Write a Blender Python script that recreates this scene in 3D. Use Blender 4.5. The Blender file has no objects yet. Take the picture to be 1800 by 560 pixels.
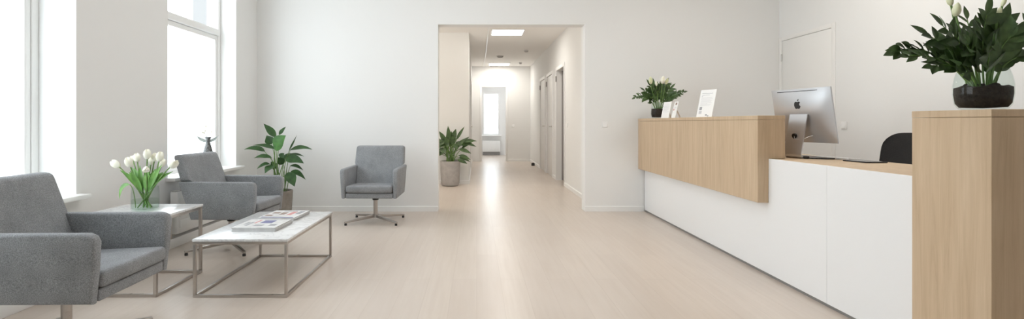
import bpy, bmesh, math, random
from mathutils import Vector, Matrix
random.seed(7)
PI = math.pi
sc = bpy.context.scene
COL = sc.collection
F, VX, VY, H = 930.0, 838.0, 216.0, 1.12          # focal length (px of an 1800 px frame), vanishing point, eye height


def at(px, py, Y):
    """world point seen at pixel px, py when it stands Y metres from the camera"""
    return Vector(((px - VX) / F * Y, Y, H - (py - VY) / F * Y))


# ------------------------------------------------------------------ materials
def mat(name, col, rough=0.5, metal=0.0, spec=0.5, coat=0.0, build=None):
    m = bpy.data.materials.new(name)
    m.use_nodes = True
    nt = m.node_tree
    b = nt.nodes['Principled BSDF']
    b.inputs['Base Color'].default_value = (*col, 1)
    b.inputs['Roughness'].default_value = rough
    b.inputs['Metallic'].default_value = metal
    b.inputs['Specular IOR Level'].default_value = spec
    if coat:
        b.inputs['Coat Weight'].default_value = coat
        b.inputs['Coat Roughness'].default_value = 0.25
    if build:
        build(nt, b)
    return m


def coords(nt, scale=(1, 1, 1), rot=(0, 0, 0)):
    tc = nt.nodes.new('ShaderNodeTexCoord')
    mp = nt.nodes.new('ShaderNodeMapping')
    mp.inputs['Scale'].default_value = scale
    mp.inputs['Rotation'].default_value = rot
    nt.links.new(tc.outputs['Object'], mp.inputs['Vector'])
    return mp.outputs['Vector']


def noise(nt, vec, scale, detail=4, rough=0.5, dist=0.0):
    n = nt.nodes.new('ShaderNodeTexNoise')
    n.inputs['Scale'].default_value = scale
    n.inputs['Detail'].default_value = detail
    n.inputs['Roughness'].default_value = rough
    n.inputs['Distortion'].default_value = dist
    nt.links.new(vec, n.inputs['Vector'])
    return n.outputs['Fac']


def ramp(nt, fac, stops):
    r = nt.nodes.new('ShaderNodeValToRGB')
    els = r.color_ramp.elements
    while len(els) < len(stops):
        els.new(0.5)
    for e, (p, c) in zip(els, stops):
        e.position = p
        e.color = (*c, 1)
    nt.links.new(fac, r.inputs['Fac'])
    return r.outputs['Color']


def mix(nt, a, b, fac, mode='MIX'):
    m = nt.nodes.new('ShaderNodeMix')
    m.data_type = 'RGBA'
    m.blend_type = mode
    for sock, v in ((m.inputs[0], fac), (m.inputs[6], a), (m.inputs[7], b)):
        if hasattr(v, 'links'):
            nt.links.new(v, sock)
        elif isinstance(v, (int, float)):
            sock.default_value = v
        else:
            sock.default_value = (*v, 1)
    return m.outputs[2]


def bump(nt, b, h, strength, dist=0.01):
    n = nt.nodes.new('ShaderNodeBump')
    n.inputs['Strength'].default_value = strength
    n.inputs['Distance'].default_value = dist
    nt.links.new(h, n.inputs['Height'])
    nt.links.new(n.outputs['Normal'], b.inputs['Normal'])


def plaster(nt, b):
    bump(nt, b, noise(nt, coords(nt), 160, 3), 0.05, 0.004)


def fabric(c0, c1):
    def f(nt, b):
        v = coords(nt)
        w = nt.nodes.new('ShaderNodeTexVoronoi')
        w.inputs['Scale'].default_value = 330
        nt.links.new(v, w.inputs['Vector'])
        n1 = noise(nt, v, 230, 3, 0.7)
        n2 = noise(nt, v, 9, 2)
        c = ramp(nt, n1, [(0.3, c0), (0.72, c1)])
        c = mix(nt, c, tuple(x * 0.8 for x in c0), ramp(nt, n2, [(0.4, (0, 0, 0)), (0.9, (0.4, 0.4, 0.4))]))
        nt.links.new(c, b.inputs['Base Color'])
        bump(nt, b, w.outputs['Distance'], 0.35, 0.002)
        b.inputs['Sheen Weight'].default_value = 0.12
    return f


def oak(c0, c1, dark):
    def f(nt, b):
        v = coords(nt, (9, 9, 0.55))
        g = noise(nt, v, 3.2, 6, 0.62, 0.6)
        c = ramp(nt, g, [(0.28, dark), (0.45, c0), (0.7, c1)])
        v2 = coords(nt, (70, 70, 1.4))
        g2 = noise(nt, v2, 3, 3)
        c = mix(nt, c, dark, ramp(nt, g2, [(0.52, (0, 0, 0)), (0.8, (0.4, 0.4, 0.4))]))
        # vertical veneer strips of slightly different tone
        tc = coords(nt, (7.5, 7.5, 0.0001))
        vo = nt.nodes.new('ShaderNodeTexWhiteNoise')
        sn = nt.nodes.new('ShaderNodeVectorMath')
        sn.operation = 'FLOOR'
        nt.links.new(tc, sn.inputs[0])
        nt.links.new(sn.outputs[0], vo.inputs['Vector'])
        c = mix(nt, c, (0.86, 0.86, 0.86), mix(nt, (0, 0, 0), (0.35, 0.35, 0.35), vo.outputs['Value']), 'MULTIPLY')
        nt.links.new(c, b.inputs['Base Color'])
    return f


def floor_nodes(nt, b):
    v = coords(nt, (1, 1, 1), (0, 0, PI / 2))
    br = nt.nodes.new('ShaderNodeTexBrick')
    br.offset = 0.37
    br.inputs['Scale'].default_value = 1.0
    br.inputs['Brick Width'].default_value = 1.9
    br.inputs['Row Height'].default_value = 0.17
    br.inputs['Mortar Size'].default_value = 0.0025
    br.inputs['Mortar Smooth'].default_value = 0.3
    br.inputs['Color1'].default_value = (0.60, 0.52, 0.455, 1)
    br.inputs['Color2'].default_value = (0.64, 0.56, 0.49, 1)
    br.inputs['Mortar'].default_value = (0.555, 0.475, 0.41, 1)
    nt.links.new(v, br.inputs['Vector'])
    g = noise(nt, coords(nt, (14, 0.7, 1)), 2.2, 4, 0.5, 0.2)
    c = mix(nt, br.outputs['Color'], (0.57, 0.485, 0.415), ramp(nt, g, [(0.35, (0, 0, 0)), (0.75, (0.7, 0.7, 0.7))]))
    g2 = noise(nt, coords(nt, (2.2, 0.8, 1)), 1.2, 3)
    c = mix(nt, c, (0.69, 0.615, 0.55), ramp(nt, g2, [(0.45, (0, 0, 0)), (0.8, (0.4, 0.4, 0.4))]))
    nt.links.new(c, b.inputs['Base Color'])
    b.inputs['Roughness'].default_value = 0.29


def marble(nt, b):
    v = coords(nt)
    n = noise(nt, v, 5, 7, 0.6, 1.6)
    c = ramp(nt, n, [(0.44, (0.76, 0.765, 0.77)), (0.495, (0.62, 0.62, 0.63)), (0.52, (0.76, 0.765, 0.77))])
    nt.links.new(c, b.inputs['Base Color'])


def leafy(c0, c1):
    def f(nt, b):
        n = noise(nt, coords(nt), 22, 3)
        nt.links.new(ramp(nt, n, [(0.3, c0), (0.7, c1)]), b.inputs['Base Color'])
    return f


def soil_nodes(nt, b):
    v = coords(nt)
    n = noise(nt, v, 60, 5, 0.7)
    nt.links.new(ramp(nt, n, [(0.3, (0.012, 0.008, 0.006)), (0.75, (0.07, 0.045, 0.035))]), b.inputs['Base Color'])
    bump(nt, b, n, 0.9, 0.02)


def stone(c0, c1):
    def f(nt, b):
        n = noise(nt, coords(nt), 14, 6, 0.65)
        nt.links.new(ramp(nt, n, [(0.3, c0), (0.7, c1)]), b.inputs['Base Color'])
        bump(nt, b, n, 0.15, 0.004)
    return f


def brushed(nt, b):
    n = noise(nt, coords(nt, (1, 1, 60)), 20, 2)
    nt.links.new(ramp(nt, n, [(0.3, (0.27, 0.27, 0.27)), (0.7, (0.36, 0.36, 0.36))]), b.inputs['Roughness'])


def brick_nodes(nt, b):
    v = coords(nt, (1, 1, 1), (PI / 2, 0, PI / 2))
    br = nt.nodes.new('ShaderNodeTexBrick')
    br.inputs['Scale'].default_value = 4
    br.inputs['Color1'].default_value = (0.155, 0.150, 0.146, 1)
    br.inputs['Color2'].default_value = (0.125, 0.121, 0.118, 1)
    br.inputs['Mortar'].default_value = (0.185, 0.18, 0.176, 1)
    nt.links.new(v, br.inputs['Vector'])
    nt.links.new(br.outputs['Color'], b.inputs['Base Color'])


def clear(name, tint, gloss=0.10, rough=0.02):
    """thin clear glass: see-through with a fresnel sheen"""
    m = bpy.data.materials.new(name)
    m.use_nodes = True
    nt = m.node_tree
    nt.nodes.clear()
    out = nt.nodes.new('ShaderNodeOutputMaterial')
    tr = nt.nodes.new('ShaderNodeBsdfTransparent')
    tr.inputs['Color'].default_value = (*tint, 1)
    gl = nt.nodes.new('ShaderNodeBsdfGlossy')
    gl.inputs['Roughness'].default_value = rough
    fr = nt.nodes.new('ShaderNodeLayerWeight')
    fr.inputs['Blend'].default_value = gloss
    ms = nt.nodes.new('ShaderNodeMixShader')
    ge = nt.nodes.new('ShaderNodeNewGeometry')
    inv = nt.nodes.new('ShaderNodeMath')
    inv.operation = 'SUBTRACT'
    inv.inputs[0].default_value = 0.55
    nt.links.new(ge.outputs['Backfacing'], inv.inputs[1])
    inv.use_clamp = True
    mu = nt.nodes.new('ShaderNodeMath')
    mu.operation = 'MULTIPLY'
    nt.links.new(fr.outputs['Fresnel'], mu.inputs[0])
    nt.links.new(inv.outputs[0], mu.inputs[1])
    nt.links.new(mu.outputs[0], ms.inputs[0])
    nt.links.new(tr.outputs[0], ms.inputs[1])
    nt.links.new(gl.outputs[0], ms.inputs[2])
    nt.links.new(ms.outputs[0], out.inputs['Surface'])
    return m


def frosted(name):
    m = bpy.data.materials.new(name)
    m.use_nodes = True
    nt = m.node_tree
    nt.nodes.clear()
    out = nt.nodes.new('ShaderNodeOutputMaterial')
    tr = nt.nodes.new('ShaderNodeBsdfTransparent')
    tl = nt.nodes.new('ShaderNodeBsdfTranslucent')
    tl.inputs['Color'].default_value = (0.93, 0.95, 0.95, 1)
    ms = nt.nodes.new('ShaderNodeMixShader')
    ms.inputs[0].default_value = 0.55
    nt.links.new(tr.outputs[0], ms.inputs[1])
    nt.links.new(tl.outputs[0], ms.inputs[2])
    nt.links.new(ms.outputs[0], out.inputs['Surface'])
    return m


def emit(name, col, s):
    m = bpy.data.materials.new(name)
    m.use_nodes = True
    nt = m.node_tree
    nt.nodes.clear()
    out = nt.nodes.new('ShaderNodeOutputMaterial')
    e = nt.nodes.new('ShaderNodeEmission')
    e.inputs['Color'].default_value = (*col, 1)
    e.inputs['Strength'].default_value = s
    nt.links.new(e.outputs[0], out.inputs['Surface'])
    return m


M = {
    'wall': mat('wall_paint', (0.83, 0.83, 0.82), 0.75, spec=0.2, build=plaster),
    'ceil': mat('ceiling_paint', (0.84, 0.82, 0.79), 0.85, spec=0.1),
    'ceil2': mat('corridor_ceiling_paint', (0.90, 0.885, 0.86), 0.85, spec=0.1),
    'trim': mat('white_gloss_paint', (0.86, 0.86, 0.85), 0.35),
    'door': mat('door_paint', (0.84, 0.83, 0.81), 0.4),
    'greydoor': mat('dark_door_paint', (0.22, 0.21, 0.20), 0.5),
    'floor': mat('pale_oak_floor', (0.62, 0.52, 0.43), 0.38, spec=0.5, build=floor_nodes),
    'fabric': mat('grey_wool', (0.2, 0.2, 0.2), 0.95, spec=0.1, build=fabric((0.15, 0.155, 0.163), (0.425, 0.438, 0.457))),
    'chrome': mat('brushed_steel', (0.50, 0.465, 0.435), 0.3, 1.0, build=brushed),
    'black': mat('black_plastic', (0.015, 0.015, 0.016), 0.45),
    'mesh': mat('black_fabric', (0.016, 0.016, 0.018), 0.85, build=fabric((0.008, 0.008, 0.009), (0.03, 0.03, 0.032))),
    'marble': mat('white_marble', (0.86, 0.86, 0.86), 0.22, build=marble),
    'oak': mat('oak_veneer', (0.6, 0.42, 0.28), 0.5, spec=0.3,
               build=oak((0.595, 0.445, 0.295), (0.665, 0.51, 0.35), (0.515, 0.37, 0.235))),
    'white': mat('white_laminate', (0.88, 0.88, 0.88), 0.35),
    'plinth': mat('grey_plinth', (0.25, 0.24, 0.23), 0.5),
    'leaf': mat('dark_leaf', (0.03, 0.08, 0.02), 0.42, build=leafy((0.032, 0.066, 0.020), (0.085, 0.155, 0.046))),
    'leaf2': mat('mid_leaf', (0.06, 0.14, 0.04), 0.5, spec=.3, build=leafy((0.015, 0.045, 0.012), (0.042, 0.102, 0.027))),
    'leafbright': mat('bright_leaf', (0.12, 0.28, 0.06), 0.4, build=leafy((0.10, 0.25, 0.05), (0.20, 0.40, 0.09))),
    'leafmid': mat('fresh_leaf', (0.08, 0.2, 0.04), 0.5, spec=.3, build=leafy((0.03, 0.10, 0.015), (0.055, 0.155, 0.026))),
    'stem': mat('green_stem', (0.13, 0.24, 0.06), 0.5, build=leafy((0.09, 0.19, 0.04), (0.20, 0.33, 0.10))),
    'petal': mat('ivory_petal', (0.84, 0.83, 0.72), 0.55, build=leafy((0.80, 0.78, 0.62), (0.88, 0.87, 0.80))),
    'bud': mat('greenish_white_bud', (0.72, 0.74, 0.50), 0.5, build=leafy((0.60, 0.64, 0.36), (0.82, 0.82, 0.64))),
    'soil': mat('dark_soil', (0.03, 0.02, 0.016), 0.95, build=soil_nodes),
    'pot': mat('grey_stone_pot', (0.42, 0.40, 0.39), 0.75, build=stone((0.36, 0.34, 0.33), (0.47, 0.45, 0.43))),
    'pot2': mat('taupe_pot', (0.26, 0.23, 0.20), 0.7, build=stone((0.22, 0.195, 0.17), (0.31, 0.275, 0.24))),
    'glass': clear('clear_glass', (0.93, 0.955, 0.945), 0.30),
    'pane': clear('window_glass', (0.98, 0.99, 0.99), 0.04),
    'frost': frosted('frosted_pane'),
    'water': clear('water', (0.90, 0.94, 0.90), 0.12),
    'smoke': clear('smoked_glass', (0.42, 0.42, 0.42), 0.25),
    'alu': mat('aluminium', (0.60, 0.60, 0.615), 0.32, 0.8),
    'paper': mat('white_paper', (0.88, 0.88, 0.87), 0.6),
    'cover': mat('coated_cover', (0.70, 0.69, 0.68), 0.35, build=leafy((0.62, 0.61, 0.60), (0.78, 0.775, 0.77))),
    'page': mat('magazine_pages', (0.74, 0.73, 0.71), 0.8, build=lambda nt, b: nt.links.new(
        ramp(nt, noise(nt, coords(nt, (1, 1, 900)), 3, 2), [(0.35, (0.36, 0.35, 0.34)), (0.65, (0.62, 0.61, 0.60))]), b.inputs['Base Color'])),
    'ink': mat('grey_ink', (0.36, 0.36, 0.38), 0.7),
    'blueink': mat('slate_blue_ink', (0.17, 0.17, 0.32), 0.6),
    'redink': mat('rose_ink', (0.62, 0.28, 0.27), 0.6),
    'brownink': mat('brown_ink', (0.30, 0.21, 0.17), 0.6),
    'lamp': emit('lamp_diffuser', (1.0, 0.95, 0.88), 18.0),
    'brick': mat('pale_brick', (0.6, 0.58, 0.56), 0.9, build=brick_nodes),
    'greyglass': mat('grey_striped_ceramic', (0.10, 0.10, 0.10), 0.3, build=lambda nt, b: nt.links.new(
        ramp(nt, noise(nt, coords(nt, (60, 60, 2)), 3, 3), [(0.4, (0.025, 0.025, 0.025)), (0.66, (0.20, 0.205, 0.20))]), b.inputs['Base Color'])),
    'silverleaf': mat('silvery_leaf', (0.35, 0.37, 0.33), 0.6, build=leafy((0.13, 0.14, 0.125), (0.24, 0.25, 0.23))),
    'brass': mat('door_hardware_steel', (0.55, 0.53, 0.50), 0.35, 1.0),
    'screen': mat('dark_screen_glass', (0.01, 0.01, 0.012), 0.1),
}


# ------------------------------------------------------------------ mesh building
class MB:
    def __init__(self):
        self.bm = bmesh.new()

    def _merge(self, t):
        me = bpy.data.meshes.new('tmp')
        bmesh.ops.recalc_face_normals(t, faces=t.faces[:])
        t.to_mesh(me)
        t.free()
        self.bm.from_mesh(me)
        bpy.data.meshes.remove(me)
        return self

    def box(self, x0, x1, y0, y1, z0, z1, bev=0.0, seg=2):
        t = bmesh.new()
        vs = [t.verts.new((x, y, z)) for x in (x0, x1) for y in (y0, y1) for z in (z0, z1)]
        for f in ((0, 1, 3, 2), (4, 6, 7, 5), (0, 4, 5, 1), (2, 3, 7, 6), (0, 2, 6, 4), (1, 5, 7, 3)):
            t.faces.new([vs[i] for i in f])
        if bev:
            bmesh.ops.bevel(t, geom=t.edges[:], offset=bev, segments=seg, profile=0.5, affect='EDGES', clamp_overlap=True)
        return self._merge(t)

    def prism(self, poly, axis, a0, a1, bev=0.0, seg=2):
        """polygon extruded along axis; poly gives the two other coordinates in order"""
        t = bmesh.new()

        def P(p, a):
            if axis == 'x':
                return (a, p[0], p[1])
            if axis == 'y':
                return (p[0], a, p[1])
            return (p[0], p[1], a)
        A = [t.verts.new(P(p, a0)) for p in poly]
        B = [t.verts.new(P(p, a1)) for p in poly]
        n = len(poly)
        t.faces.new(A)
        t.faces.new(B[::-1])
        for i in range(n):
            t.faces.new((A[i], B[i], B[(i + 1) % n], A[(i + 1) % n]))
        if bev:
            bmesh.ops.bevel(t, geom=t.edges[:], offset=bev, segments=seg, profile=0.5, affect='EDGES', clamp_overlap=True)
        return self._merge(t)

    def hexa(self, bottom, top, bev=0.0, seg=2):
        """box from four bottom corners and four top corners"""
        t = bmesh.new()
        A = [t.verts.new(p) for p in bottom]
        B = [t.verts.new(p) for p in top]
        t.faces.new(A[::-1])
        t.faces.new(B)
        for i in range(4):
            t.faces.new((A[i], A[(i + 1) % 4], B[(i + 1) % 4], B[i]))
        if bev:
            bmesh.ops.bevel(t, geom=t.edges[:], offset=bev, segments=seg, profile=0.5, affect='EDGES', clamp_overlap=True)
        return self._merge(t)

    def bar(self, p0, p1, w0, h0, w1=None, h1=None, bev=0.0, up=Vector((0, 0, 1))):
        w1 = w0 if w1 is None else w1
        h1 = h0 if h1 is None else h1
        p0, p1 = Vector(p0), Vector(p1)
        d = (p1 - p0).normalized()
        if abs(d.dot(up)) > 0.99:
            up = Vector((1, 0, 0))
        s = d.cross(up).normalized()
        u = s.cross(d)

        def ring(p, w, h):
            return [p + s * a * w / 2 + u * b * h / 2 for a, b in ((-1, -1), (1, -1), (1, 1), (-1, 1))]
        return self.hexa(ring(p0, w0, h0), ring(p1, w1, h1), bev)

    def tube(self, pts, rad, n=10, cap=True):
        t = bmesh.new()
        pts = [Vector(p) for p in pts]
        if not isinstance(rad, (list, tuple)):
            rad = [rad] * len(pts)
        prev = None
        rings = []
        for i, p in enumerate(pts):
            d = (pts[min(i + 1, len(pts) - 1)] - pts[max(i - 1, 0)]).normalized()
            if prev is None:
                a = Vector((0, 0, 1)) if abs(d.z) < 0.9 else Vector((1, 0, 0))
                s = d.cross(a).normalized()
            else:
                s = (prev - d * prev.dot(d)).normalized()
            prev = s
            u = d.cross(s)
            rings.append([t.verts.new(p + (s * math.cos(2 * PI * k / n) + u * math.sin(2 * PI * k / n)) * rad[i]) for k in range(n)])
        for a, b in zip(rings, rings[1:]):
            for k in range(n):
                t.faces.new((a[k], a[(k + 1) % n], b[(k + 1) % n], b[k]))
        if cap:
            t.faces.new(rings[0][::-1])
            t.faces.new(rings[-1])
        return self._merge(t)

    def lathe(self, prof, n=32, c=(0, 0, 0), mod=None):
        """revolve (r, z) pairs; r == 0 ends close the shape"""
        t = bmesh.new()
        c = Vector(c)
        rings = []
        for r, z in prof:
            if r <= 1e-6:
                rings.append([t.verts.new(c + Vector((0, 0, z)))])
            else:
                ring = []
                for k in range(n):
                    a = 2 * PI * k / n
                    rr, zz = mod(r, z, a) if mod else (r, z)
                    ring.append(t.verts.new(c + Vector((rr * math.cos(a), rr * math.sin(a), zz))))
                rings.append(ring)
        for a, b in zip(rings, rings[1:]):
            if len(a) == 1 and len(b) == 1:
                continue
            for k in range(n):
                k2 = (k + 1) % n
                if len(a) == 1:
                    t.faces.new((a[0], b[k2], b[k]))
                elif len(b) == 1:
                    t.faces.new((a[k], a[k2], b[0]))
                else:
                    t.faces.new((a[k], a[k2], b[k2], b[k]))
        return self._merge(t)

    def leaf(self, p0, p1, w, arch=0.0, nrm=(0, 0, 1), fold=0.25, p=0.8, rows=9, ctrl=None, wave=0.0):
        """one blade from base p0 to tip p1, bowed by arch along its normal"""
        p0, p1 = Vector(p0), Vector(p1)
        nrm = Vector(nrm).normalized()
        L = (p1 - p0).length
        c = Vector(ctrl) if ctrl is not None else (p0 + p1) / 2 + Vector((0, 0, 1)) * arch * L
        bm = self.bm
        prev = None
        ph = random.random() * 6
        for i in range(rows + 1):
            t = i / rows
            q = p0 * (1 - t) ** 2 + c * 2 * t * (1 - t) + p1 * t * t
            d = ((c - p0) * (1 - t) + (p1 - c) * t).normalized()
            s = d.cross(nrm)
            if s.length < 1e-3:
                s = d.cross(Vector((0.3, 1, 0.2)))
            s.normalize()
            n = s.cross(d)
            ww = w * 0.5 * max(0.0, math.sin(PI * min(1, max(t, 0.004)) ** p)) ** 1.05 + 0.0006
            row = [bm.verts.new(q + s * ww * k + n * (abs(k) * ww * fold + wave * ww * math.sin(ph + t * 9 + k))) for k in (-1, -0.5, 0, 0.5, 1)]
            if prev:
                for k in range(4):
                    bm.faces.new((prev[k], prev[k + 1], row[k + 1], row[k]))
            prev = row
        return self

    def build(self, name, m, parent=None, ang=35, loc=None):
        me = bpy.data.meshes.new(name)
        self.bm.to_mesh(me)
        self.bm.free()
        me.materials.append(M[m] if isinstance(m, str) else m)
        for p in me.polygons:
            p.use_smooth = True
        me.set_sharp_from_angle(angle=math.radians(ang))
        o = bpy.data.objects.new(name, me)
        COL.objects.link(o)
        if parent:
            o.parent = parent
        if loc is not None:
            o.location = loc
        return o


def tag(o, label=None, cat=None, group=None, kind=None):
    if label:
        o['label'] = label
    if cat:
        o['category'] = cat
    if group:
        o['group'] = group
    if kind:
        o['kind'] = kind
    return o


def thing(name, label, cat, loc=(0, 0, 0), rz=0.0, group=None):
    o = bpy.data.objects.new(name, None)
    o.empty_display_size = 0.1
    COL.objects.link(o)
    o.location = loc
    o.rotation_euler = (0, 0, rz)
    return tag(o, label, cat, group)


def copy_tree(o, parent=None):
    c = o.copy()
    COL.objects.link(c)
    if parent:
        c.parent = parent
    for ch in list(o.children):
        copy_tree(ch, c)
    return c


def struct(mb, name, m, parent=None, ang=35):
    o = mb.build(name, m, parent, ang)
    if parent is None:
        o['kind'] = 'structure'
    return o


def bez(p0, p1, p2, n=8):
    p0, p1, p2 = Vector(p0), Vector(p1), Vector(p2)
    return [p0 * (1 - t) ** 2 + p1 * 2 * t * (1 - t) + p2 * t * t for t in (i / n for i in range(n + 1))]


# ------------------------------------------------------------------ the setting
XL, XR, YB = -2.79, 3.844, 6.72
YF = -1.6
ZC = 3.30
WT = 0.34
OL, OR, OT = -0.491, 1.373, 2.37                 # the opening to the corridor
CR, CY, CZ = 1.57, 15.5, 2.78                    # corridor: right wall, end wall, ceiling
STUB, SX = 9.72, -0.145                          # the wall behind the corridor plant
W1 = (1.35, 3.685, -3.05)
W2 = (4.778, 6.134, -2.97)
SILL, WTOP = 0.60, 3.05

struct(MB().box(-3.2, 4.1, YF, 18.9, -0.12, 0.0), 'floor', 'floor')
struct(MB().box(-3.2, 4.1, YF, YB + 0.2, ZC, ZC + 0.15), 'ceiling', 'ceil')
struct(MB().box(-2.6, 2.9, YB + 0.2, 18.9, CZ, CZ + 0.1), 'ceiling_corridor', 'ceil2')

w = MB()
ys = [YF, W1[0], W1[1], W2[0], W2[1], YB + 0.2]
for a, b in ((ys[0], ys[1]), (ys[2], ys[3]), (ys[4], ys[5])):
    w.box(XL - WT, XL, a, b, 0, ZC)
for a, b, _ in (W1, W2):
    w.box(XL - WT, XL, a, b, 0, SILL)
    w.box(XL - WT, XL, a, b, WTOP, ZC)
struct(w, 'wall_left', 'wall')

w = MB()
w.box(XL, OL, YB, YB + 0.2, 0, ZC).box(OR, XR + 0.15, YB, YB + 0.2, 0, ZC).box(OL, OR, YB, YB + 0.2, OT, ZC)
struct(w, 'wall_back', 'wall')
# right wall with the doorway close to the corner
DY0, DY1, DT = 5.73, 6.665, 2.15
w = MB()
w.box(XR, XR + 0.15, YF, DY0, 0, ZC).box(XR, XR + 0.15, DY0, DY1, DT, ZC).box(XR, XR + 0.15, DY1, YB, 0, ZC)
struct(w, 'wall_right', 'wall')
struct(MB().box(-3.2, 4.1, YF - 0.15, YF, 0, ZC), 'wall_front', 'wall')

# corridor walls
struct(MB().box(-2.4, SX, STUB, STUB + 0.12, 0, CZ), 'wall_corridor_stub', 'wall')
struct(MB().box(-2.55, -2.4, YB + 0.2, STUB + 0.12, 0, CZ), 'wall_corridor_left', 'wall')
LD = (12.6, 13.5)                                 # a door in the corridor's left wall
w = MB().box(SX - 0.12, SX, STUB + 0.12, LD[0], 0, CZ).box(SX - 0.12, SX, LD[1], CY, 0, CZ).box(SX - 0.12, SX, LD[0], LD[1], 2.1, CZ)
struct(w, 'wall_corridor_inner', 'wall')
RD = [(9.48, 10.40), (10.95, 11.83), (12.15, 13.03)]
w = MB()
edges = [YB + 0.2] + [v for d in RD for v in d] + [CY]
for i in range(0, len(edges), 2):
    w.box(CR, CR + 0.16, edges[i], edges[i + 1], 0, CZ)
for a, b in RD:
    w.box(CR, CR + 0.16, a, b, 2.14, CZ)
struct(w, 'wall_corridor_right', 'wall')
EX0, EX1, ET = 0.15, 0.85, 2.17
w = MB().box(SX - 0.12, EX0, CY, CY + 0.12, 0, CZ).box(EX1, CR + 0.16, CY, CY + 0.12, 0, CZ).box(EX0, EX1, CY, CY + 0.12, ET, CZ)
struct(w, 'wall_corridor_end', 'wall')
# the small room past the corridor, with its window
FW = (0.215, 0.80, 0.70, 2.18)
w = MB().box(-0.6, FW[0], 18.6, 18.75, 0, CZ).box(FW[1], 1.8, 18.6, 18.75, 0, CZ)
w.box(FW[0], FW[1], 18.6, 18.75, 0, FW[2]).box(FW[0], FW[1], 18.6, 18.75, FW[3], CZ)
w.box(-0.75, -0.6, CY + 0.12, 18.75, 0, CZ).box(1.8, 1.95, CY + 0.12, 18.75, 0, CZ)
struct(w, 'wall_far', 'wall')

# baseboards
def profile_board(m, a0, a1, face, axis, sign, h=0.068, t=0.014):
    if axis == 'x':      # runs along x, face is a y value, sticks out by sign
        m.prism([(face, 0), (face + sign * t, 0), (face + sign * t, h - 0.008), (face + sign * t * 0.4, h), (face, h)], 'x', a0, a1)
    else:
        m.prism([(face, 0), (face + sign * t, 0), (face + sign * t, h - 0.008), (face + sign * t * 0.4, h), (face, h)], 'y', a0, a1)
    return m


b = MB()
profile_board(b, XL + 0.09, OL, YB, 'x', -1)
struct(b, 'baseboard_back_left', 'trim')
b = MB()
profile_board(b, OR, 2.12, YB, 'x', -1)
struct(b, 'baseboard_back_right', 'trim')
struct(MB().box(XL, XL + 0.075, YF, YB, 0, 0.085, 0.004), 'baseboard_left', 'trim')
b = MB()
profile_board(b, YB + 0.2, RD[0][0] - 0.07, CR, 'y', -1)
for (a, a2) in ((RD[0][1] + 0.07, RD[1][0] - 0.07), (RD[1][1] + 0.07, RD[2][0] - 0.07), (RD[2][1] + 0.07, CY)):
    profile_board(b, a, a2, CR, 'y', -1)
struct(b, 'baseboard_corridor_right', 'trim')
b = MB()
profile_board(b, -2.4, SX, STUB, 'x', -1)
profile_board(b, STUB, LD[0] - 0.07, SX, 'y', 1)
profile_board(b, LD[1] + 0.07, CY, SX, 'y', 1)
struct(b, 'baseboard_corridor_left', 'trim')
b = MB()
profile_board(b, EX1 + 0.07, CR, CY, 'x', -1)
struct(b, 'baseboard_corridor_end', 'trim')
b = MB()
profile_board(b, YF, DY0 - 0.07, XR, 'y', -1)
struct(b, 'baseboard_right', 'trim')


# windows of the left wall
def window(n, y0, y1, xf, seen=True):
    fr = MB()
    t = 0.055
    X0, X1 = xf - 0.07, xf
    fr.box(X0, X1, y0, y0 + t, SILL, WTOP, 0.004).box(X0, X1, y1 - t, y1, SILL, WTOP, 0.004)
    fr.box(X0, X1, y0 + t, y1 - t, SILL, SILL + 0.05, 0.004).box(X0, X1, y0 + t, y1 - t, WTOP - t, WTOP, 0.004)
    fr.box(X0 - 0.0, X1 + 0.015, y0 + t, y1 - t, 2.12, 2.19, 0.004)
    win = struct(fr, 'window_%d' % n, 'trim')
    s = MB()
    a, c = y0 + t + 0.004, y1 - t - 0.004
    zb, zt = SILL + 0.054, 2.116
    sx0, sx1 = xf - 0.055, xf - 0.008
    r = 0.05
    s.box(sx0, sx1, a, a + r, zb, zt, 0.004).box(sx0, sx1, c - r, c, zb, zt, 0.004)
    s.box(sx0, sx1, a + r, c - r, zb, zb + r, 0.004).box(sx0, sx1, a + r, c - r, zt - r, zt, 0.004)
    sash = s.build('sash_frame', 'trim', win)
    MB().box(xf - 0.035, xf - 0.028, a + r, c - r, zb + r, zt - r).build('frosted_pane', 'frost', sash)
    MB().box(xf - 0.035, xf - 0.028, y0 + t, y1 - t, 2.19, WTOP - t).build('transom_pane', 'pane', win)
    sl = MB()
    sl.box(xf + 0.0, XL, y0, y1, SILL, SILL + 0.025)
    sl.box(XL, XL + 0.085, y0 - 0.035, y1 + 0.035, SILL - 0.005, SILL + 0.025, 0.004)
    sl.build('window_sill', 'trim', win)
    return win


window(1, *W1)
window(2, *W2)

# far window beyond the corridor
fr = MB()
x0, x1, z0, z1 = FW
for a in ((x0, x0 + 0.05, z0, z1), (x1 - 0.05, x1, z0, z1), (x0 + 0.05, x1 - 0.05, z0, z0 + 0.05), (x0 + 0.05, x1 - 0.05, z1 - 0.05, z1)):
    fr.box(a[0], a[1], 18.6, 18.68, a[2], a[3], 0.004)
win = struct(fr, 'window_3', 'trim')
MB().box(x0 + 0.05, x1 - 0.05, 18.64, 18.646, z0 + 0.05, z1 - 0.05).build('window_pane', 'pane', win)
MB().box(x0 - 0.04, x1 + 0.06, 18.42, 18.6, z0 - 0.035, z0 - 0.003, 0.004).build('window_sill', 'trim', win)


# doors
def handle(parent, pos, out, along):
    """lever handle: rose, neck and lever"""
    p, out, along = Vector(pos), Vector(out), Vector(along)
    m = MB()
    m.tube([p, p + out * 0.008], 0.026, 16)
    m.tube([p + out * 0.008, p + out * 0.05], 0.009, 10)
    m.tube([p + out * 0.05, p + out * 0.055 + along * 0.03, p + out * 0.052 + along * 0.12], [0.010, 0.009, 0.008], 10)
    return m.build('door_handle', 'brass', parent)


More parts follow.
